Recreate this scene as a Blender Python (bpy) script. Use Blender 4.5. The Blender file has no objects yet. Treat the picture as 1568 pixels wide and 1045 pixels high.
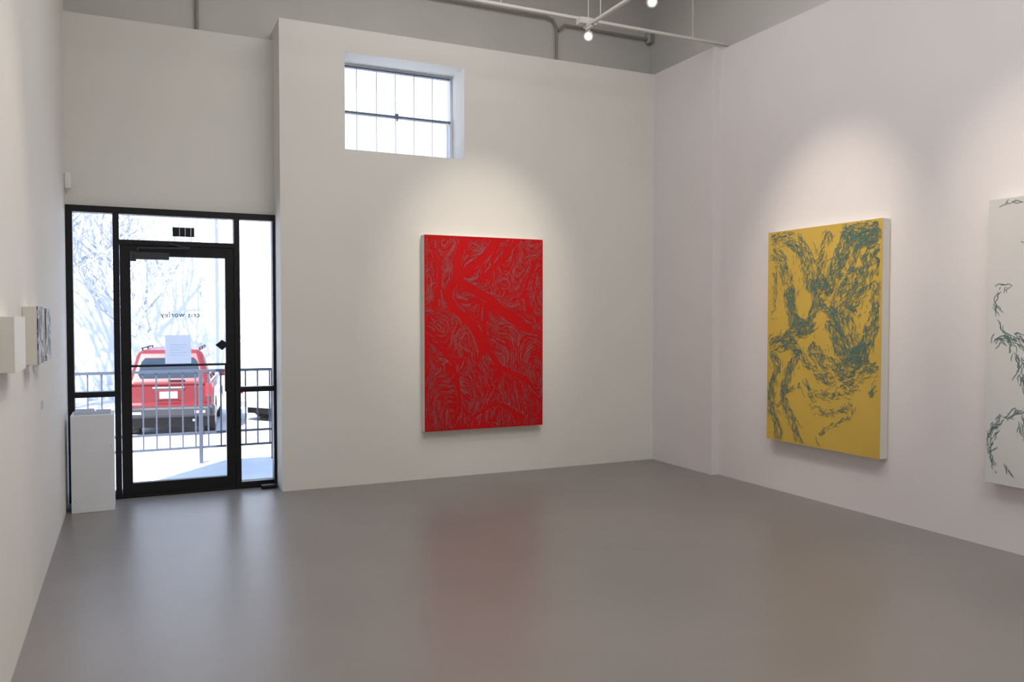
import bpy, bmesh, math, random
from mathutils import Vector, noise, Matrix
random.seed(7)
S=bpy.context.scene
S.view_settings.view_transform='Standard'
S.view_settings.look='None'
COL=S.collection

def lin(c):
    r=[]
    for v in c:
        v=v/255.0
        r.append(v/12.92 if v<=0.04045 else ((v+0.055)/1.055)**2.4)
    return (*r,1.0)

def mat(name,rgb,rough=0.6,metal=0.0,var=0.0,vscale=6.0,bump=0.0,bscale=80.0,spec=0.5,emit=0.0,coat=0.0):
    m=bpy.data.materials.new(name); m.use_nodes=True
    nt=m.node_tree; b=nt.nodes['Principled BSDF']
    c=lin(rgb)
    b.inputs['Base Color'].default_value=c
    b.inputs['Roughness'].default_value=rough
    b.inputs['Metallic'].default_value=metal
    b.inputs['Specular IOR Level'].default_value=spec
    b.inputs['Coat Weight'].default_value=coat
    if emit>0:
        b.inputs['Emission Color'].default_value=c
        b.inputs['Emission Strength'].default_value=emit
    tc=nt.nodes.new('ShaderNodeTexCoord')
    if var>0:
        n=nt.nodes.new('ShaderNodeTexNoise'); n.inputs['Scale'].default_value=vscale; n.inputs['Detail'].default_value=6
        nt.links.new(tc.outputs['Object'],n.inputs['Vector'])
        r=nt.nodes.new('ShaderNodeValToRGB')
        r.color_ramp.elements[0].position=0.3; r.color_ramp.elements[1].position=0.7
        r.color_ramp.elements[0].color=(c[0]*(1-var),c[1]*(1-var),c[2]*(1-var),1)
        r.color_ramp.elements[1].color=(min(1,c[0]*(1+var)),min(1,c[1]*(1+var)),min(1,c[2]*(1+var)),1)
        nt.links.new(n.outputs['Fac'],r.inputs['Fac']); nt.links.new(r.outputs['Color'],b.inputs['Base Color'])
    if bump>0:
        n2=nt.nodes.new('ShaderNodeTexNoise'); n2.inputs['Scale'].default_value=bscale; n2.inputs['Detail'].default_value=3
        nt.links.new(tc.outputs['Object'],n2.inputs['Vector'])
        bp=nt.nodes.new('ShaderNodeBump'); bp.inputs['Strength'].default_value=bump; bp.inputs['Distance'].default_value=0.01
        nt.links.new(n2.outputs['Fac'],bp.inputs['Height']); nt.links.new(bp.outputs['Normal'],b.inputs['Normal'])
    return m

def glassmat(name,fac=0.05,tint=(1,1,1,1)):
    m=bpy.data.materials.new(name); m.use_nodes=True
    nt=m.node_tree; nt.nodes.clear()
    o=nt.nodes.new('ShaderNodeOutputMaterial'); mx=nt.nodes.new('ShaderNodeMixShader')
    t=nt.nodes.new('ShaderNodeBsdfTransparent'); g=nt.nodes.new('ShaderNodeBsdfGlossy')
    t.inputs['Color'].default_value=tint; g.inputs['Roughness'].default_value=0.02
    mx.inputs[0].default_value=fac
    nt.links.new(t.outputs[0],mx.inputs[1]); nt.links.new(g.outputs[0],mx.inputs[2]); nt.links.new(mx.outputs[0],o.inputs[0])
    return m

M={}
M['wall']=mat('painted_drywall',(227,225,220),0.75,var=0.012,vscale=1.5,bump=0.05,bscale=120)
M['wallup']=mat('painted_block_upper_dimmed',(204,202,198),0.8,var=0.03,vscale=1.2,bump=0.08,bscale=40)  # greyer base colour carries the shade on the wall above the spotlights' pools
M['wallr']=mat('painted_drywall_side',(226,221,221),0.75,var=0.012,vscale=1.5,bump=0.05,bscale=120)
M['ceil']=mat('ceiling_paint',(200,198,196),0.85,bump=0.05)
M['black']=mat('black_anodised_aluminium',(12,13,16),0.4,metal=0.2)
M['rail']=mat('dark_painted_steel',(60,68,84),0.5)
M['white']=mat('white_paint',(232,230,226),0.6,bump=0.02)
M['canvas_side']=mat('canvas_edge_white',(222,218,210),0.7,bump=0.05,bscale=300)
M['plinth']=mat('plinth_white',(228,230,234),0.6,var=0.02,vscale=3)
M['steelw']=mat('window_steel',(225,230,240),0.5)  # lightened so the muntins look washed out; window glare put into the colour
M['steeld']=mat('window_steel_dark',(96,104,122),0.5)
M['closer']=mat('closer_grey',(52,56,64),0.5)
M['track']=mat('track_white',(205,202,196),0.5)
M['conduit']=mat('conduit_paint',(150,146,140),0.6)
M['red']=mat('red_canvas',(188,3,12),0.55,var=0.06,vscale=3,bump=0.05,bscale=300,spec=0.2)
M['redline']=mat('pale_line_paint',(196,98,102),0.6)
M['reddark']=mat('dark_line_paint',(140,3,12),0.6)
M['yellow']=mat('yellow_canvas',(206,172,74),0.5,var=0.03,vscale=3,bump=0.05,bscale=300)
M['teal']=mat('teal_line_paint',(92,124,114),0.6)
M['paintwhite']=mat('white_canvas',(208,207,205),0.55,var=0.01,bump=0.04,bscale=300)
M['tealdark']=mat('green_line_paint',(84,114,110),0.6)
M['concrete']=mat('porch_concrete',(200,206,216),0.85,var=0.12,vscale=1.5,bump=0.2,bscale=20)
M['street']=mat('street_concrete',(190,193,200),0.9,var=0.16,vscale=0.35,bump=0.2,bscale=8)
M['ext']=mat('exterior_stucco',(188,195,209),0.9,var=0.03,vscale=0.6,bump=0.1,bscale=20)
M['brick']=mat('exterior_render_trim',(184,192,208),0.9)
M['bark']=mat('pale_bark',(172,178,190),0.9,var=0.15,vscale=8,bump=0.3,bscale=30)
M['carred']=mat('red_car_paint',(92,8,20),0.35,coat=0.4)
M['carwhite']=mat('silver_car_paint',(176,182,194),0.3,coat=0.5)
M['carglass']=mat('car_glass',(34,44,58),0.08)
M['tyre']=mat('tyre_rubber',(22,23,26),0.8)
M['hub']=mat('wheel_alloy',(140,144,150),0.35,metal=0.7)
M['plastic']=mat('dark_bumper_plastic',(32,34,42),0.6)
M['tail']=mat('tail_light',(128,26,30),0.2)
M['plate']=mat('plate_white',(160,166,178),0.5)
M['papertext']=mat('printed_text',(120,132,152),0.8)
M['glass']=glassmat('door_glass')
M['lampglow']=mat('lamp_face',(255,244,226),0.4,emit=8.0)
def papermat():
    m=bpy.data.materials.new('paper_white'); m.use_nodes=True
    nt=m.node_tree; nt.nodes.clear()
    o=nt.nodes.new('ShaderNodeOutputMaterial'); mx=nt.nodes.new('ShaderNodeMixShader')
    a=nt.nodes.new('ShaderNodeBsdfDiffuse'); b=nt.nodes.new('ShaderNodeBsdfTranslucent')
    a.inputs[0].default_value=lin((226,232,244)); b.inputs[0].default_value=lin((214,226,248))
    mx.inputs[0].default_value=0.4
    nt.links.new(a.outputs[0],mx.inputs[1]); nt.links.new(b.outputs[0],mx.inputs[2]); nt.links.new(mx.outputs[0],o.inputs[0])
    return m
M['paper']=papermat()

def floor_mat():
    m=mat('sealed_concrete_floor',(132,124,120),0.34,spec=0.85)
    nt=m.node_tree; b=nt.nodes['Principled BSDF']
    tc=nt.nodes.new('ShaderNodeTexCoord')
    n=nt.nodes.new('ShaderNodeTexNoise'); n.inputs['Scale'].default_value=0.9; n.inputs['Detail'].default_value=5; n.inputs['Roughness'].default_value=0.55
    nt.links.new(tc.outputs['Object'],n.inputs['Vector'])
    r=nt.nodes.new('ShaderNodeValToRGB')
    a=lin((129,123,119)); c=lin((138,131,127))
    r.color_ramp.elements[0].position=0.3; r.color_ramp.elements[0].color=a
    r.color_ramp.elements[1].position=0.7; r.color_ramp.elements[1].color=c
    nt.links.new(n.outputs['Fac'],r.inputs['Fac']); nt.links.new(r.outputs['Color'],b.inputs['Base Color'])
    n3=nt.nodes.new('ShaderNodeTexNoise'); n3.inputs['Scale'].default_value=2.5; n3.inputs['Detail'].default_value=4
    nt.links.new(tc.outputs['Object'],n3.inputs['Vector'])
    mr=nt.nodes.new('ShaderNodeMapRange'); mr.inputs['To Min'].default_value=0.30; mr.inputs['To Max'].default_value=0.38
    nt.links.new(n3.outputs['Fac'],mr.inputs['Value']); nt.links.new(mr.outputs['Result'],b.inputs['Roughness'])
    bp=nt.nodes.new('ShaderNodeBump'); bp.inputs['Strength'].default_value=0.06; bp.inputs['Distance'].default_value=0.01
    n4=nt.nodes.new('ShaderNodeTexNoise'); n4.inputs['Scale'].default_value=8; n4.inputs['Detail'].default_value=3
    nt.links.new(tc.outputs['Object'],n4.inputs['Vector'])
    nt.links.new(n4.outputs['Fac'],bp.inputs['Height']); nt.links.new(bp.outputs['Normal'],b.inputs['Normal'])
    return m
M['floor']=floor_mat()

def link(o,parent=None):
    COL.objects.link(o)
    if parent: o.parent=parent
    return o
def empty(name,loc=(0,0,0)):
    e=bpy.data.objects.new(name,None); e.empty_display_size=0.1; e.location=loc
    COL.objects.link(e); return e
def mesh_obj(name,verts,faces,m,parent=None,smooth=False):
    me=bpy.data.meshes.new(name); me.from_pydata([tuple(v) for v in verts],[],faces); me.materials.append(m); me.update()
    if smooth:
        for p in me.polygons: p.use_smooth=True
    o=bpy.data.objects.new(name,me); return link(o,parent)
def boxes(name,lst,m,parent=None,bevel=0.0):
    V=[];F=[]
    for (a,b) in lst:
        k=len(V)
        x0,y0,z0=a; x1,y1,z1=b
        V+=[(x0,y0,z0),(x1,y0,z0),(x1,y1,z0),(x0,y1,z0),(x0,y0,z1),(x1,y0,z1),(x1,y1,z1),(x0,y1,z1)]
        F+=[[k+i for i in f] for f in ((0,3,2,1),(4,5,6,7),(0,1,5,4),(1,2,6,5),(2,3,7,6),(3,0,4,7))]
    o=mesh_obj(name,V,F,m,parent)
    if bevel>0:
        md=o.modifiers.new('b','BEVEL'); md.width=bevel; md.segments=2; md.limit_method='ANGLE'
    return o
def box(name,a,b,m,parent=None,bevel=0.0): return boxes(name,[(a,b)],m,parent,bevel)
def tube(name,polys,r,m,parent=None,radii=None):
    cu=bpy.data.curves.new(name,'CURVE'); cu.dimensions='3D'; cu.bevel_depth=r; cu.bevel_resolution=3; cu.use_fill_caps=True
    for i,pl in enumerate(polys):
        sp=cu.splines.new('POLY'); sp.points.add(len(pl)-1)
        for j,p in enumerate(pl):
            sp.points[j].co=(*p,1)
            if radii: sp.points[j].radius=radii[i][j]
    cu.materials.append(m)
    o=bpy.data.objects.new(name,cu); return link(o,parent)
def cyl(name,p0,p1,r0,r1,m,parent=None,n=24):
    p0=Vector(p0);p1=Vector(p1); d=(p1-p0).normalized()
    a=d.orthogonal().normalized(); b=d.cross(a)
    V=[];
    for p,r in ((p0,r0),(p1,r1)):
        for i in range(n):
            t=2*math.pi*i/n; V.append(p+a*r*math.cos(t)+b*r*math.sin(t))
    F=[[i,(i+1)%n,n+(i+1)%n,n+i] for i in range(n)]+[list(range(n))[::-1],list(range(n,2*n))]
    return mesh_obj(name,V,F,m,parent)

# ---------------- room -----------------
XL=-0.465; XR=5.08; YB=7.17; YD=7.5; YO=7.85; YN=-4.0; H=5.4; HT=4.05
box('floor',(XL-0.2,YN,-0.2),(5.45,YO,0.0),M['floor'])
box('ceiling',(XL-0.2,YN-0.2,H),(5.45,YO,H+0.2),M['ceil'])
box('wall_left',(XL-0.2,YN,0),(XL,YO,H),M['wall'])
box('wall_right',(XR,YN,0),(5.25,6.2,HT-0.02),M['wallr'])
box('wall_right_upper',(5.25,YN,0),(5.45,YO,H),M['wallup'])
box('wall_corner',(5.0,6.2,0),(5.25,YB,HT),M['wallr'])
box('wall_front',(XL-0.2,YN-0.2,0),(5.45,YN,H),M['wall'])
wx0,wx1,wz0,wz1=1.732,2.862,2.99,3.84
YW=7.63
boxes('wall_back',[((1.17,YB,0),(wx0,YW,HT)),((wx1,YB,0),(5.25,YW,HT)),((wx0,YB,0),(wx1,YW,wz0)),((wx0,YB,wz1),(wx1,YW,HT))],M['wall'])
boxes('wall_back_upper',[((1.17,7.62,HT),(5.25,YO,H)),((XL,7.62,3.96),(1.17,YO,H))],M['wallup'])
box('door_lintel',(XL,YD,2.41),(1.17,YO,3.96),M['wall'])

# window
w=empty('window_1',(0,0,0))
fy0,fy1=7.49,7.53
boxes('outer_frame',[((wx0,fy0,wz1-0.02),(wx1,fy1,wz1)),((wx0,fy0,wz0),(wx1,fy1,wz0+0.02)),((wx0,fy0,wz0+.02),(wx0+0.02,fy1,wz1-.02)),((wx1-0.02,fy0,wz0+.02),(wx1,fy1,wz1-.02))],M['steelw'],w)
boxes('meeting_bar',[((wx0+.02,fy0-0.01,3.388),(wx1-.02,fy1,3.407))],M['steeld'],w)
box('head_bar',(wx0+.02,fy0-0.005,wz1-0.032),(wx1-.02,fy1,wz1-.02),M['steeld'],w)
boxes('muntins',[((x-0.0035,fy0+0.01,wz0+.02),(x+0.0035,fy0+0.02,wz1-.032)) for x in (1.922,2.11,2.294,2.477,2.662)],M['steelw'],w)
box('vent_stile',(wx1-.055,fy0-0.01,wz0+.02),(wx1-.042,fy1-.005,3.388),M['steelw'],w)
boxes('latch',[((2.28,fy0-0.035,3.375),(2.31,fy0-.01,3.42)),((2.29,fy0-.045,3.35),(2.30,fy0-.03,3.39))],M['steeld'],w)
box('pane',(wx0+.02,7.522,wz0+.02),(wx1-.02,7.526,wz1-.032),M['glass'],w)

# ---------------- door / storefront --------
d=empty('door_1',(0,0,0))
f0,f1=7.44,7.54
boxes('storefront_frame',[
 ((XL,f0,0),(-0.415,f1,2.41)),((-0.125,f0,0),(-0.078,f1,2.355)),((0.82,f0,0),(0.867,f1,2.355)),((1.145,f0,0),(1.17,f1,2.355)),
 ((-0.415,f0,2.355),(1.17,f1,2.41)),
 ((-0.078,f0,2.105),(0.82,f1,2.145)),
 ((-0.415,f0,0.85),(-0.125,f1,0.895)),((0.867,f0,0.85),(1.145,f1,0.895)),
 ((-0.415,f0,0),(-0.125,f1,0.06)),((0.867,f0,0),(1.145,f1,0.06)),
 ((-0.078,f0,0.0),(0.82,f1,0.02))],M['black'],d,0.002)
boxes('door_leaf',[((-0.076,7.455,0.022),(0.004,7.515,2.103)),((0.748,7.455,0.022),(0.818,7.515,2.103)),
 ((0.004,7.455,0.022),(0.748,7.515,0.12)),((0.004,7.455,2.015),(0.748,7.515,2.103))],M['black'],d,0.001)
boxes('glass_panes',[((0,7.488,0.12),(0.752,7.492,2.015)),((-0.078,7.488,2.145),(0.82,7.492,2.355)),
 ((-0.415,7.488,0.06),(-0.125,7.492,0.85)),((-0.415,7.488,0.895),(-0.125,7.492,2.355)),
 ((0.867,7.488,0.06),(1.145,7.492,0.85)),((0.867,7.488,0.895),(1.145,7.492,2.355))],M['glass'],d)
tube('push_bar',[[(0.0,7.42,1.10),(0.752,7.42,1.10)],[(0.02,7.42,1.10),(0.0,7.465,1.10)],[(0.735,7.42,1.10),(0.755,7.465,1.10)]],0.010,M['black'],d)
boxes('lock_case',[((0.735,7.43,0.86),(0.785,7.465,1.09))],M['black'],d,0.004)
mesh_obj('lock_paddle',[(0.66,7.445,1.265),(0.715,7.445,1.31),(0.775,7.445,1.27),(0.715,7.445,1.22),(0.66,7.46,1.265),(0.715,7.465,1.31),(0.775,7.465,1.27),(0.715,7.465,1.22)],
 [[0,3,2,1],[4,5,6,7],[0,1,5,4],[1,2,6,5],[2,3,7,6],[3,0,4,7]],M['black'],d)
boxes('door_closer',[((0.03,7.41,1.985),(0.30,7.455,2.045)),((0.0,7.43,1.97),(0.05,7.463,2.05))],M['closer'],d,0.004)
tube('closer_arm',[[(0.06,7.40,2.05),(0.06,7.40,2.075),(0.46,7.39,2.085)],[(0.46,7.39,2.085),(0.30,7.43,2.12)]],0.009,M['closer'],d)
mesh_obj('notice_paper',[(0.262,7.486,1.11),(0.468,7.486,1.11),(0.468,7.486,1.355),(0.262,7.486,1.355)],[[0,1,2,3]],M['paper'],d)
boxes('notice_text',[((0.30,7.4845,1.27-i*0.022),(0.43-0.02*(i%3),7.4855,1.2715-i*0.022)) for i in range(5)],M['papertext'],d)
boxes('street_number',[((0.331,7.482,2.19),(0.503,7.487,2.268))],M['black'],d)
boxes('number_strokes',[((0.383+i*0.045,7.4800,2.195),(0.388+i*0.045,7.4815,2.263)) for i in range(3)],M['steelw'],d)
tc=bpy.data.curves.new('vinyl_lettering','FONT'); tc.body='cris worley'; tc.size=0.062; tc.extrude=0.0003; tc.offset=0.0005; tc.space_character=1.1; tc.align_x='CENTER'
tc.materials.append(M['rail'])
to=bpy.data.objects.new('vinyl_lettering',tc); to.location=(0.385,7.484,1.506); to.rotation_euler=(math.radians(90),0,math.radians(180)); link(to,d)

box('door_stop',(1.02,7.33,0.0),(1.15,7.40,0.035),M['black'],None,0.006)
se=empty('motion_sensor')
box('sensor_body',(XL+.001,7.40,2.53),(XL+0.045,7.46,2.66),M['white'],se,0.01)
box('sensor_lens',(XL+0.04,7.415,2.56),(XL+0.05,7.445,2.61),M['steelw'],se,0.003)

# ------------- pedestal ---------------
p=empty('pedestal')
box('pedestal_body',(-0.425,7.03,0.0),(-0.128,7.35,0.75),M['plinth'],p,0.003)
boxes('paper_stack',[((-0.40,7.07,0.75),(-0.27,7.30,0.775)),((-0.255,7.08,0.75),(-0.15,7.28,0.768))],M['paper'],p,0.001)
boxes('pedestal_screws',[((-0.405,7.028,0.09),(-0.40,7.031,0.095)),((-0.15,7.028,0.5),(-0.145,7.031,0.505))],M['black'],p)

# ------------- stroke paintings --------------
def ribbon(strokes,width,name,m,mp,parent,off,spread=0.003):
    V=[];F=[]
    N=max(1,len(strokes))
    for si,st in enumerate(strokes):
        n=len(st)
        k=len(V); oo=off+spread*si/N
        for i in range(n):
            a=st[max(0,i-1)]; b=st[min(n-1,i+1)]
            t=Vector((b[0]-a[0],b[1]-a[1]));
            if t.length<1e-6: t=Vector((1,0))
            t.normalize(); nn=Vector((-t.y,t.x))
            ww=width*(0.35+0.65*math.sin(math.pi*(i+0.5)/n))
            V.append(mp(st[i][0]+nn.x*ww/2,st[i][1]+nn.y*ww/2,oo)); V.append(mp(st[i][0]-nn.x*ww/2,st[i][1]-nn.y*ww/2,oo))
        for i in range(n-1):
            F.append([k+2*i,k+2*i+1,k+2*i+3,k+2*i+2])
    return mesh_obj(name,V,F,m,parent)

def smooth_path(pts,step=0.02):
    out=[]
    P=[pts[0]]+list(pts)+[pts[-1]]
    for i in range(1,len(P)-2):
        p0,p1,p2,p3=[Vector(q) for q in P[i-1:i+3]]
        n=max(2,int((p2-p1).length/step))
        for j in range(n):
            t=j/n
            out.append(0.5*((2*p1)+(-p0+p2)*t+(2*p0-5*p1+4*p2-p3)*t*t+(-p0+3*p1-3*p2+p3)*t**3))
    out.append(Vector(P[-1])); return out

def stream_strokes(pts,half,n,W,Hh,length=0.07,wob=0.004,holes=()):
    path=smooth_path(pts); out=[]
    for _ in range(n):
        L=random.uniform(0.5,1.3)*length; k=max(3,int(L/0.01))
        i0=random.uniform(0,len(path)-1.01); lat=random.uniform(-1,1)*half if random.random()<.7 else random.gauss(0,half*.8)
        st=[]; ph=random.uniform(0,6.28)
        drift=random.gauss(0,0.3)
        for j in range(k):
            s=i0+j*0.01/0.02
            if s>=len(path)-1.01 or s<0: break
            a=int(s); fr=s-a
            pp=path[a].lerp(path[a+1],fr); t=(path[a+1]-path[a]).normalized(); nn=Vector((-t.y,t.x))
            q=pp+nn*(lat+drift*j*0.01+wob*math.sin(ph+j*1.2))
            if not(0.008<q.x<W-0.008 and 0.008<q.y<Hh-0.008): break
            if any((q.x-h[0])**2/(h[2]**2)+(q.y-h[1])**2/(h[3]**2)<1 for h in holes): break
            st.append((q.x,q.y))
        if len(st)>=3: out.append(st)
    return out

# red painting  (u right, v down)
rp=empty('red_abstract_painting')
rx0,rx1,rz0,rz1=2.432,3.645,0.452,2.26; rf=7.085
box('canvas_body',(rx0,rf,rz0),(rx1,YB-0.003,rz1),M['canvas_side'],rp,0.003)
box('painted_face',(rx0,rf-0.004,rz0),(rx1,rf,rz1),M['red'],rp,0.001)
W,Hh=rx1-rx0,rz1-rz0
def PR(x,y): return ((x-649)/181*W,(y-(360+(x-649)/181*8))/((302-18*(x-649)/181))*Hh)
empt=[([(705,372),(697,400),(700,430),(722,445),(750,462),(778,488),(808,505)],0.04),
      ([(760,366),(735,395),(705,420),(685,445),(690,470),(720,500),(735,540)],0.036),
      ([(660,380),(672,420),(665,470)],0.018),([(740,470),(738,520),(760,560),(800,580)],0.024),
      ([(790,370),(760,400),(730,430)],0.018),([(655,520),(690,560),(700,620),(690,650)],0.018),([(820,400),(800,450),(820,490)],0.014),
      ([(720,640),(760,620),(800,640)],0.015)]
EP=[( smooth_path([PR(*q) for q in pts]),h) for pts,h in empt]
def near(q):
    best=9;tv=None
    for path,h in EP:
        for i in range(0,len(path)-1,2):
            dd=(path[i]-q).length
            if dd/h<best: best=dd/h; tv=(path[min(i+1,len(path)-1)]-path[i])
    return best,tv
def fld(x,y):
    return noise.noise(Vector((x*2.2,y*1.6,5.1)))+0.12*noise.noise(Vector((x*6,y*5.0,1.7)))+0.25*x
sL=[];sD=[]
for _ in range(2700):
    q=Vector((random.uniform(0.01,W-0.01),random.uniform(0.01,Hh-0.01)))
    ph=random.uniform(0,6.28); st=[]; k=random.randint(6,16); prev=None
    wamp=random.uniform(0.45,0.95); fq=random.uniform(1.3,2.1)
    for j in range(k):
        e_=0.01
        gx=fld(q.x+e_,q.y)-fld(q.x-e_,q.y); gy=fld(q.x,q.y+e_)-fld(q.x,q.y-e_)
        ang=math.atan2(gx,-gy)
        b,tv=near(q)
        if b<1: break
        if b<3 and tv is not None and tv.length>0:
            a2=math.atan2(tv.y,tv.x)
            while a2-ang>math.pi/2: a2-=math.pi
            while ang-a2>math.pi/2: a2+=math.pi
            wgt=(3-b)/2; ang=ang*(1-wgt)+a2*wgt
        if prev is not None:
            while ang-prev>math.pi/2: ang-=math.pi
            while prev-ang>math.pi/2: ang+=math.pi
        prev=ang
        aa=ang+wamp*math.sin(ph+j*fq)
        st.append((q.x,q.y))
        if random.random()<0.14 and len(st)>=3:
            sL.append(st); sD.append([(a+0.003,b_+0.003) for a,b_ in st]); st=[]
        q=q+Vector((math.cos(aa),math.sin(aa)))*0.0085
        if not(0.006<q.x<W-0.006 and 0.006<q.y<Hh-0.006): break
    if len(st)>=3:
        sL.append(st); sD.append([(a+0.003,b_+0.003) for a,b_ in st])
mpR=lambda u,v,o:(rx0+u,rf-0.004-o,rz1-v)
ribbon(sD,0.006,'dark_strokes',M['reddark'],mpR,rp,0.0006,0.002)
ribbon(sL,0.0020,'pale_strokes',M['redline'],mpR,rp,0.0028,0.002)

# yellow painting
yp=empty('yellow_abstract_painting')
yf=5.0; yy0,yy1,yz0,yz1=4.274,5.453,0.452,2.233
box('canvas_body',(yf,yy0,yz0),(XR-0.003,yy1,yz1),M['canvas_side'],yp,0.003)
box('painted_face',(yf-0.004,yy0,yz0),(yf,yy1,yz1),M['yellow'],yp,0.001)
Wy,Hy=yy1-yy0,yz1-yz0
def PY(x,y):
    s=(x-1176)/175.0
    dl,dr=7.059,5.991
    u=s/(s+(1-s)*dr/dl)
    top=357-22*s; hh=315+56*s
    return (u*Wy,(y-top)/hh*Hy)
holesY=[(*PY(1233,462),0.075,0.09),(*PY(1258,487),0.05,0.05),(*PY(1262,515),0.06,0.045)]
st=[]
def sy(pts,h,n,L=0.06): 
    st.extend(stream_strokes([PY(*q) for q in pts],h*1.1,int(n*2.2),Wy,Hy,L,0.007,holesY))
sy([(1180,362),(1200,362),(1222,374),(1236,398),(1240,430),(1246,455)],0.06,180)
sy([(1182,385),(1196,400),(1206,430),(1212,470),(1222,500)],0.06,120)
sy([(1345,340),(1318,350),(1300,362),(1288,392),(1276,425),(1262,450)],0.06,200)
sy([(1290,346),(1312,370),(1335,365),(1348,350)],0.05,90)
sy([(1270,352),(1262,380),(1255,410),(1250,440)],0.035,50)
sy([(1348,372),(1330,385),(1322,415),(1310,440),(1290,470),(1296,510),(1300,545)],0.11,360)
sy([(1348,430),(1345,470),(1335,510),(1318,545),(1290,570),(1262,552),(1240,530)],0.06,240)
sy([(1178,530),(1200,522),(1222,508),(1240,500),(1247,480),(1250,450),(1268,430)],0.055,210)
sy([(1215,440),(1212,470),(1225,495),(1245,505)],0.035,80)
sy([(1250,470),(1275,490),(1285,520),(1305,550),(1330,540)],0.07,190)
sy([(1180,535),(1192,560),(1184,590),(1182,620),(1192,650),(1194,675)],0.035,120)
sy([(1200,530),(1222,535),(1208,575),(1202,610),(1216,645),(1228,684)],0.035,150)
sy([(1222,535),(1240,560),(1268,582),(1310,582),(1347,560)],0.035,100)
sy([(1232,580),(1240,600),(1262,606),(1290,602),(1318,590)],0.035,46)
sy([(1192,625),(1205,600),(1228,590)],0.015,20)
sy([(1240,625),(1275,632),(1310,622)],0.03,22)
sy([(1258,688),(1255,668),(1280,652),(1308,638),(1312,620)],0.012,16)
sy([(1335,610),(1343,590)],0.015,8)
sy([(1186,415),(1188,450),(1184,490)],0.02,20)
random.shuffle(st)
mpY=lambda u,v,o:(yf-0.004-o,yy1-u,yz1-v)
ribbon(st,0.0042,'teal_strokes',M['teal'],mpY,yp,0.001,0.004)

# white painting
wp=empty('white_abstract_painting')
gy0,gy1,gz0,gz1=2.25,3.457,0.44,2.253
box('canvas_body',(yf,gy0,gz0),(XR-0.003,gy1,gz1),M['canvas_side'],wp,0.003)
box('painted_face',(yf-0.004,gy0,gz0),(yf,gy1,gz1),M['paintwhite'],wp,0.001)
Ww,Hw=gy1-gy0,gz1-gz0
def PW(x,y): return ((x-1511)/250*Ww,(y-(312-0.15*(x-1511)))/(430+0.42*(x-1511))*Hw)
st=[]
def sw(pts,h,n,L=0.07): st.extend(stream_strokes([PW(*q) for q in pts],h,n,Ww,Hw,L,0.005))
sw([(1516,324),(1530,318),(1555,312),(1600,312),(1660,330)],0.012,45,0.08)
sw([(1548,440),(1532,442),(1522,465),(1530,500),(1552,535)],0.014,26)
sw([(1518,540),(1528,522),(1545,530),(1556,560),(1562,600),(1580,660)],0.022,80)
sw([(1545,520),(1570,545),(1600,600),(1640,620)],0.04,100)
sw([(1514,700),(1520,668),(1532,645),(1550,640),(1575,632)],0.018,40)
sw([(1516,690),(1524,730)],0.01,8); sw([(1538,715),(1550,742)],0.008,6)
sw([(1555,375),(1570,380),(1600,420),(1650,430)],0.02,50)
sw([(1560,640),(1564,680),(1590,700),(1650,720)],0.02,50)
sw([(1620,340),(1640,450),(1620,560),(1690,640),(1700,780)],0.07,400)
sw([(1515,655),(1530,660)],0.008,6)
mpW=lambda u,v,o:(yf-0.004-o,gy1-u,gz1-v)
ribbon(st,0.005,'green_strokes',M['tealdark'],mpW,wp,0.001,0.003)

# small works on left wall
def small(y0,y1,z0,z1,dark):
    e=empty('small_box_painting')
    box('box_body',(XL+.001,y0,z0),(-0.403,y1,z1),M['canvas_side'],e,0.002)
    if dark:
        m=bpy.data.materials.new('ink_panel'); m.use_nodes=True; nt=m.node_tree; b=nt.nodes['Principled BSDF']
        tcn=nt.nodes.new('ShaderNodeTexCoord'); wv=nt.nodes.new('ShaderNodeTexNoise'); wv.inputs['Scale'].default_value=9; wv.inputs['Detail'].default_value=9; wv.inputs['Distortion'].default_value=2
        r=nt.nodes.new('ShaderNodeValToRGB'); r.color_ramp.elements[0].position=0.47; r.color_ramp.elements[1].position=0.6
        r.color_ramp.elements[0].color=(0.015,0.015,0.017,1); r.color_ramp.elements[1].color=(0.5,0.5,0.52,1)
        nt.links.new(tcn.outputs['Object'],wv.inputs['Vector']); nt.links.new(wv.outputs['Fac'],r.inputs['Fac']); nt.links.new(r.outputs['Color'],b.inputs['Base Color'])
        box('painted_panel',(-0.403,y0,z0),(-0.399,y1,z1),m,e)
    else:
        box('painted_panel',(-0.403,y0,z0),(-0.399,y1,z1),M['white'],e)
small(3.60,3.95,1.29,1.505,False)
small(4.47,4.74,1.275,1.555,True)
small(4.87,5.15,1.275,1.55,True)
lb=empty('wall_label')
boxes('label_lines',[((XL,5.30,0.98+i*0.012),(XL+0.001,5.42,0.984+i*0.012)) for i in range(4)],M['papertext'],lb)

# ------------ conduit & tracks ------------
tube('conduit',[[(0.55,7.59,5.38),(0.55,7.59,3.975)]],0.014,M['conduit'])
tube('conduit',[[(1.3,7.58,4.62),(3.95,7.58,4.62),(4.02,7.58,4.60),(4.06,7.58,4.53),(4.06,7.58,4.08)],[(4.08,7.585,4.50),(4.16,7.585,4.57),(5.24,7.585,4.57)]],0.014,M['conduit'])
jb=empty('junction_box')
box('box_body',(5.20,7.52,4.52),(5.25,7.61,4.64),M['conduit'],jb,0.004)
box('box_cover',(5.195,7.53,4.53),(5.20,7.60,4.63),M['track'],jb,0.002)
tr=empty('lighting_track')
box('track_rail',(-0.3,6.19,4.075),(5.24,6.215,4.10),M['track'],tr,0.003)
tube('suspension_rods',[[(x,6.2,4.09),(x,6.2,H)] for x in (0.8,2.8,4.75)],0.004,M['track'],tr)
tb=empty('lighting_track')
box('track_branch',(3.56,5.0,3.99),(3.59,6.16,4.015),M['track'],tb,0.003)
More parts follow.
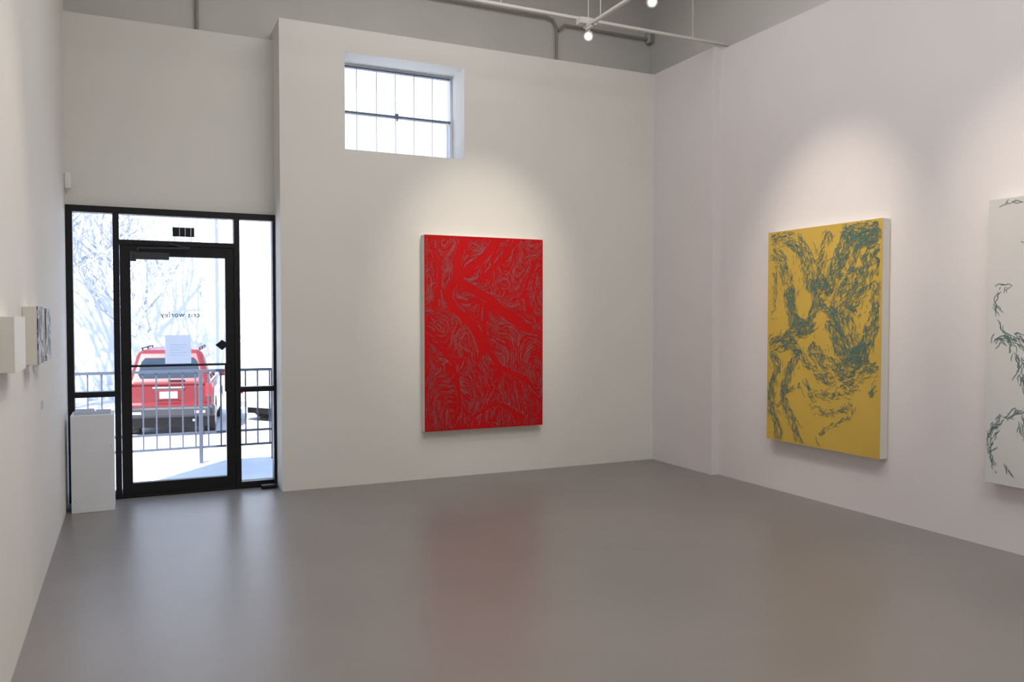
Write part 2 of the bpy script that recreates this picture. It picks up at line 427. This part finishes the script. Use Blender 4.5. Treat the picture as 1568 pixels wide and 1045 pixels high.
tube('suspension_rods',[[(3.575,y,4.0),(3.575,y,H)] for y in (6.1,5.9,5.1)],0.004,M['track'],tb)
box('feed_connector',(3.5,6.10,4.015),(3.66,6.18,4.07),M['track'],tb,0.004)
def look(o,t):
    o.rotation_euler=(Vector(t)-o.location).to_track_quat('-Z','Y').to_euler()
def spot(name,loc,tgt,power,deg,blend,col,size=0.04):
    l=bpy.data.lights.new(name,'SPOT'); l.energy=power; l.spot_size=math.radians(deg); l.spot_blend=blend; l.color=col; l.shadow_soft_size=size
    o=bpy.data.objects.new(name,l); o.location=loc; COL.objects.link(o); look(o,tgt); return o
def head(loc,target,zt=3.988,name='track_spotlight'):
    e=empty(name)
    L=Vector(loc); dd=(Vector(target)-L).normalized()
    tube('stem',[[ (L.x,L.y,zt-0.003),(L.x,L.y,L.z) ]],0.007,M['track'],e)
    box('adapter',(L.x-0.015,L.y-0.05,zt-0.023),(L.x+0.015,L.y+0.05,zt),M['track'],e,0.003)
    cyl('housing',L-dd*0.05,L+dd*0.05,0.022,0.04,M['track'],e)
    cyl('rim',L+dd*0.05,L+dd*0.062,0.043,0.043,M['track'],e)
    cyl('lamp_face',L+dd*0.0625,L+dd*0.066,0.028,0.028,M['lampglow'],e)
    return e
head((3.575,6.08,3.915),(1.4,3.5,2.0))
head((3.575,5.17,3.89),(2.0,2.0,1.5))
t2=empty('lighting_track')
box('track_rail',(0.2,4.29,4.56),(5.05,4.315,4.585),M['track'],t2,0.003)
tube('suspension_rods',[[(x,4.3,4.58),(x,4.3,H)] for x in (0.6,2.5,4.6)],0.004,M['track'],t2)
warm=(1.0,0.87,0.72)
def lamp(loc,tgt,power,deg):
    head(loc,tgt,4.558)
    L=Vector(loc); dd=(Vector(tgt)-L).normalized()
    spot('gallery_spot',L+dd*0.11,tgt,power,deg,1.0,warm,0.035)
lamp((3.0,4.3,4.42),(3.03,7.17,1.88),235,37)
lamp((2.7,4.3,4.42),(5.08,4.87,1.88),215,39)
lamp((2.2,4.3,4.42),(5.08,2.85,1.85),225,37)
lamp((1.3,4.3,4.42),(XL,3.9,1.5),80,48)
hf=empty('ceiling_fixture')
box('fixture_body',(3.42,5.95,4.52),(3.55,6.1,4.58),M['white'],hf,0.01)
tube('fixture_cord',[[(3.5,6.02,4.58),(3.5,6.02,H)]],0.004,M['track'],hf)

# ------------ exterior ---------------
box('porch_slab',(-4,YO,-0.94),(6,9.97,-0.15),M['concrete'],None,0.01)
ra=empty('porch_railing')
ry=9.83
L=[((-3.9,ry-0.02,0.885),(5.9,ry+0.02,0.915)),((-3.9,ry-0.012,0.185),(5.9,ry+0.012,0.21)),((-3.9,ry-0.012,0.02),(5.9,ry+0.012,0.045))]
boxes('rails',L,M['rail'],ra)
xs=[];x=-3.8
while x<5.9: xs.append(x); x+=0.135
boxes('balusters',[((x-0.008,ry-0.008,0.045),(x+0.008,ry+0.008,0.885)) for x in xs],M['rail'],ra)
boxes('posts',[((x-0.02,ry-0.022,-0.15),(x+0.02,ry+0.018,0.885)) for x in (-3.88,-2.3,-0.75,0.71,1.50,3.2,4.6,5.88)],M['rail'],ra)
box('ground',(-60,9.97,-1.1),(70,60,-0.94),M['street'])
nb=empty('neighboring_building')
box('building_wall',(-40,27,-0.94),(50,31,5.7),M['ext'],nb)
boxes('building_pilasters',[((x,26.85,-0.94),(x+0.4,27,5.6)) for x in range(-38,50,8)],M['ext'],nb)
box('building_parapet',(-40.2,26.7,5.7),(50.2,31.2,6.0),M['brick'],nb)
box('building_base',(-40,26.9,-0.94),(50,27,-0.5),M['brick'],nb)

def tree(loc,height,seed,rb=0.16):
    rnd=random.Random(seed); polys=[];rad=[]
    def grow(p,dv,r,L,dep):
        n=6; pl=[p.copy()];rr=[r]
        for i in range(n):
            dv=(dv+Vector((rnd.gauss(0,.13),rnd.gauss(0,.13),rnd.gauss(0.03,.08)))).normalized()
            p=p+dv*L/n; pl.append(p.copy()); rr.append(r*(1-0.5*(i+1)/n))
            if dep>0 and i>=1:
                for _k in range(1 if rnd.random()<0.6 else 2):
                    a=rnd.uniform(0,6.28); o=Vector((math.cos(a),math.sin(a),0.35)); 
                    grow(p.copy(),(dv*0.7+o*0.75).normalized(),rr[-1]*0.6,L*rnd.uniform(.5,.8),dep-1)
        polys.append(pl);rad.append(rr)
    grow(Vector(loc),Vector((0,0,1)),rb,height,3)
    o=tube('bare_tree',polys,1.0,M['bark'],None,rad); o.data.bevel_resolution=1
tree((-2.6,23.5,-0.96),6.0,3)
tree((0.9,24.3,-0.96),3.8,11,0.11)
tree((-6.5,23.0,-0.96),6.5,5)
tree((-5.0,17.5,-0.96),6.5,15)
tree((-3.8,20.5,-0.96),6.0,21)

# ------------ cars ---------------
def car(loc,rz,paint,suv=True):
    e=empty('car')
    Wd=0.86 if suv else 0.9
    if suv:
        LZ=1.05; Ltot=4.6; top=1.78; gb=(0.10,3.35); gt=(0.42,2.55); wh=(0.85,3.65); R=0.36
        prof=[(0.02,0.42),(-0.04,0.5),(-0.04,0.68),(0.05,0.72),(0.05,1.05),(3.3,1.05),(4.35,0.98),(4.58,0.8),(4.62,0.45),(4.5,0.32)]
    else:
        LZ=0.92; Ltot=4.6; top=1.42; gb=(0.75,3.45); gt=(1.35,2.6); wh=(0.95,3.7); R=0.32
        prof=[(0.04,0.35),(-0.03,0.5),(0.0,0.85),(0.2,0.93),(3.4,0.92),(4.3,0.8),(4.58,0.62),(4.62,0.4),(4.5,0.25)]
    bot=[]
    zb=prof[-1][1]
    for wc in (wh[1],wh[0]):
        for k in range(9):
            a=math.pi*k/8
            bot.append((wc+(R+0.06)*math.cos(a),max(zb,R+ (R+0.06)*math.sin(a))))
    pr=prof+bot
    n=len(pr); V=[]
    xsx=[(-Wd,1.0),(-Wd+0.05,0.45),(-Wd+0.16,0.1),(-Wd+0.35,0),(Wd-0.35,0),(Wd-0.16,0.1),(Wd-0.05,0.45),(Wd,1.0)]
    for x,ins in xsx:
        for (y,z) in pr:
            yy=y+ (0.20*ins if y<0.3 else (-0.20*ins if y>4.3 else 0)); zz=z-(0.07*ins if z>0.8 and y<4.3 and z>=LZ-0.2 else 0)
            V.append((x,yy,zz))
    F=[]
    ns=len(xsx)
    for s in range(ns-1):
        for i in range(n):
            j=(i+1)%n; F.append([s*n+i,s*n+j,(s+1)*n+j,(s+1)*n+i])
    F.append(list(range(n))[::-1]); F.append([(ns-1)*n+i for i in range(n)])
    body=mesh_obj('body_shell',V,F,paint,e)
    bm=bmesh.new(); bm.from_mesh(body.data); bmesh.ops.recalc_face_normals(bm,faces=bm.faces); bm.to_mesh(body.data); bm.free()
    wb,wt=Wd-0.04,Wd-0.24
    G=[(-wb,gb[0],LZ-0.03),(wb,gb[0],LZ-0.03),(wb,gb[1],LZ-0.03),(-wb,gb[1],LZ-0.03),(-wt,gt[0],top),(wt,gt[0],top),(wt,gt[1],top),(-wt,gt[1],top)]
    gh=mesh_obj('greenhouse',G,[[0,3,2,1],[4,5,6,7],[0,1,5,4],[1,2,6,5],[2,3,7,6],[3,0,4,7]],paint,e)
    md=gh.modifiers.new('b','BEVEL'); md.width=0.13; md.segments=5
    def panel(name,idx,u0,u1,v0,v1,m,off=0.006):
        a,b,c,dd=[Vector(G[i]) for i in idx]
        def P(u,v): return a.lerp(b,u).lerp(dd.lerp(c,u),v)
        nn=(b-a).cross(dd-a).normalized()*off
        cu=0.04;cv=0.1
        pts=[(u0+cu,v0),(u1-cu,v0),(u1,v0+cv),(u1,v1-cv),(u1-cu,v1),(u0+cu,v1),(u0,v1-cv),(u0,v0+cv)]
        mesh_obj(name,[P(u,v)+nn for u,v in pts],[list(range(8))],m,e)
    panel('rear_window',(0,1,5,4),0.11,0.89,0.24,0.78,M['carglass'])
    panel('windscreen',(2,3,7,6),0.10,0.90,0.14,0.82,M['carglass'])
    for nm,idx in (('right',(1,2,6,5)),('left',(3,0,4,7))):
        for k,(a,b) in enumerate(((0.09,0.3),(0.33,0.6),(0.63,0.9))):
            panel(nm+'_window_%d'%k,idx,a if nm=='right' else 1-b,b if nm=='right' else 1-a,0.18,0.8,M['carglass'])
    for i,wc in enumerate(wh):
        for sx in (-1,1):
            cyl('tyre_%d_%d'%(i,sx),(sx*(Wd-0.23),wc,R),(sx*(Wd-0.01),wc,R),R,R,M['tyre'],e,28)
            cyl('hub_%d_%d'%(i,sx),(sx*(Wd-0.012),wc,R),(sx*(Wd+0.005),wc,R),R*0.62,R*0.5,M['hub'],e,10)
    if suv:
        boxes('tail_lights',[((-0.83,0.06,0.80),(-0.69,0.2,1.10)),((0.69,0.06,0.80),(0.83,0.2,1.10))],M['tail'],e,0.03)
        boxes('bumper',[((-0.80,-0.09,0.42),(0.80,0.04,0.64))],M['plastic'],e,0.05)
        boxes('bumper_corners',[((-0.87,0.02,0.42),(-0.72,0.4,0.64)),((0.72,0.02,0.42),(0.87,0.4,0.64))],M['plastic'],e,0.05)
        boxes('bumper_reflectors',[((-0.7,-0.095,0.5),(-0.5,-0.088,0.55)),((0.5,-0.095,0.5),(0.7,-0.088,0.55))],M['plate'],e)
        boxes('underbody',[((-0.72,0.15,0.2),(0.72,4.3,0.42))],M['tyre'],e)
        boxes('plate_recess',[((-0.27,0.03,0.76),(0.27,0.055,0.98))],M['carred'],e,0.01)
        boxes('license_plate',[((-0.17,0.015,0.80),(0.17,0.03,0.94))],M['plate'],e)
        boxes('hatch_handle',[((-0.3,0.01,1.0),(0.3,0.05,1.035))],M['hub'],e,0.005)
        boxes('roof_rack',[((-0.57,0.6,1.80),(-0.545,2.4,1.82)),((0.545,0.6,1.80),(0.57,2.4,1.82))]+[((s*0.557-0.012,y,1.75),(s*0.557+0.012,y+0.04,1.80)) for s in (-1,1) for y in (0.65,1.5,2.3)],M['tyre'],e)
        boxes('rear_wiper',[((-0.02,0.12,1.15),(0.3,0.15,1.17))],M['tyre'],e)
        boxes('exhaust',[((0.45,-0.02,0.32),(0.52,0.2,0.38))],M['hub'],e,0.01)
    else:
        boxes('tail_lights',[((-0.88,-0.02,0.68),(-0.6,0.03,0.82)),((0.6,-0.02,0.68),(0.88,0.03,0.82))],M['tail'],e,0.01)
        boxes('head_lights',[((-0.86,4.48,0.56),(-0.55,4.58,0.68)),((0.55,4.48,0.56),(0.86,4.58,0.68))],M['plate'],e,0.01)
        boxes('grille',[((-0.4,4.58,0.42),(0.4,4.63,0.58))],M['tyre'],e,0.01)
        boxes('underbody',[((-0.75,0.3,0.18),(0.75,4.3,0.36))],M['tyre'],e)
    for sx in (-1,1):
        boxes('mirror_%d'%sx,[((sx*(Wd+.07)-0.09,gb[1]-0.65,LZ+0.02),(sx*(Wd+.07)+0.09,gb[1]-0.53,LZ+0.16))],paint,e,0.03)
    e.location=loc; e.rotation_euler=(0,0,rz)
    return e
car((0.68,17.9,-0.94),math.radians(-8),M['carred'],True)
c2=car((2.75,19.4,-0.94),math.radians(-50),M['carwhite'],False)

# ------------ lights -----------
def area(name,loc,tgt,power,sx,sy,col):
    l=bpy.data.lights.new(name,'AREA'); l.energy=power; l.shape='RECTANGLE'; l.size=sx; l.size_y=sy; l.color=col
    o=bpy.data.objects.new(name,l); o.location=loc; COL.objects.link(o); look(o,tgt); return o
area('ambient_area_light',(2.4,1.0,5.3),(2.4,1.0,0),145,3,3,(1.0,0.98,0.965))  # added ambient light under the ceiling, no visible fixture
area('ambient_area_light',(2.4,5.0,5.3),(2.4,5.0,0),50,3,2,(1.0,0.98,0.965))  # second added area light, general brightness near the back wall
sun=bpy.data.lights.new('sun','SUN'); sun.energy=19; sun.angle=math.radians(0.6); sun.color=(1,0.97,0.93)
so=bpy.data.objects.new('sun',sun); COL.objects.link(so); so.location=(-10,-10,20)
el=math.radians(46); az=math.radians(38)
dv=Vector((math.sin(az)*math.cos(el),math.cos(az)*math.cos(el),-math.sin(el)))
so.rotation_euler=dv.to_track_quat('-Z','Y').to_euler()

wd=bpy.data.worlds.new('sky'); S.world=wd; wd.use_nodes=True
nt=wd.node_tree; bg=nt.nodes['Background']
tcn=nt.nodes.new('ShaderNodeTexCoord'); sp=nt.nodes.new('ShaderNodeSeparateXYZ'); rp_=nt.nodes.new('ShaderNodeValToRGB')
nt.links.new(tcn.outputs['Generated'],sp.inputs[0]); nt.links.new(sp.outputs['Z'],rp_.inputs['Fac'])
rp_.color_ramp.elements[0].position=0.0; rp_.color_ramp.elements[0].color=(0.9,0.96,1.0,1)
rp_.color_ramp.elements[1].position=0.8; rp_.color_ramp.elements[1].color=(0.40,0.62,1.0,1)
nt.links.new(rp_.outputs['Color'],bg.inputs['Color']); bg.inputs['Strength'].default_value=2.0

# ------------ camera ------------
cd=bpy.data.cameras.new('camera'); cd.sensor_width=36; cd.lens=28.65; cd.clip_start=0.05; cd.clip_end=300
co=bpy.data.objects.new('camera',cd); COL.objects.link(co); co.location=(0,0,1.5)
co.rotation_euler=(math.radians(90-1.63),0,math.radians(-25.08))
S.camera=co
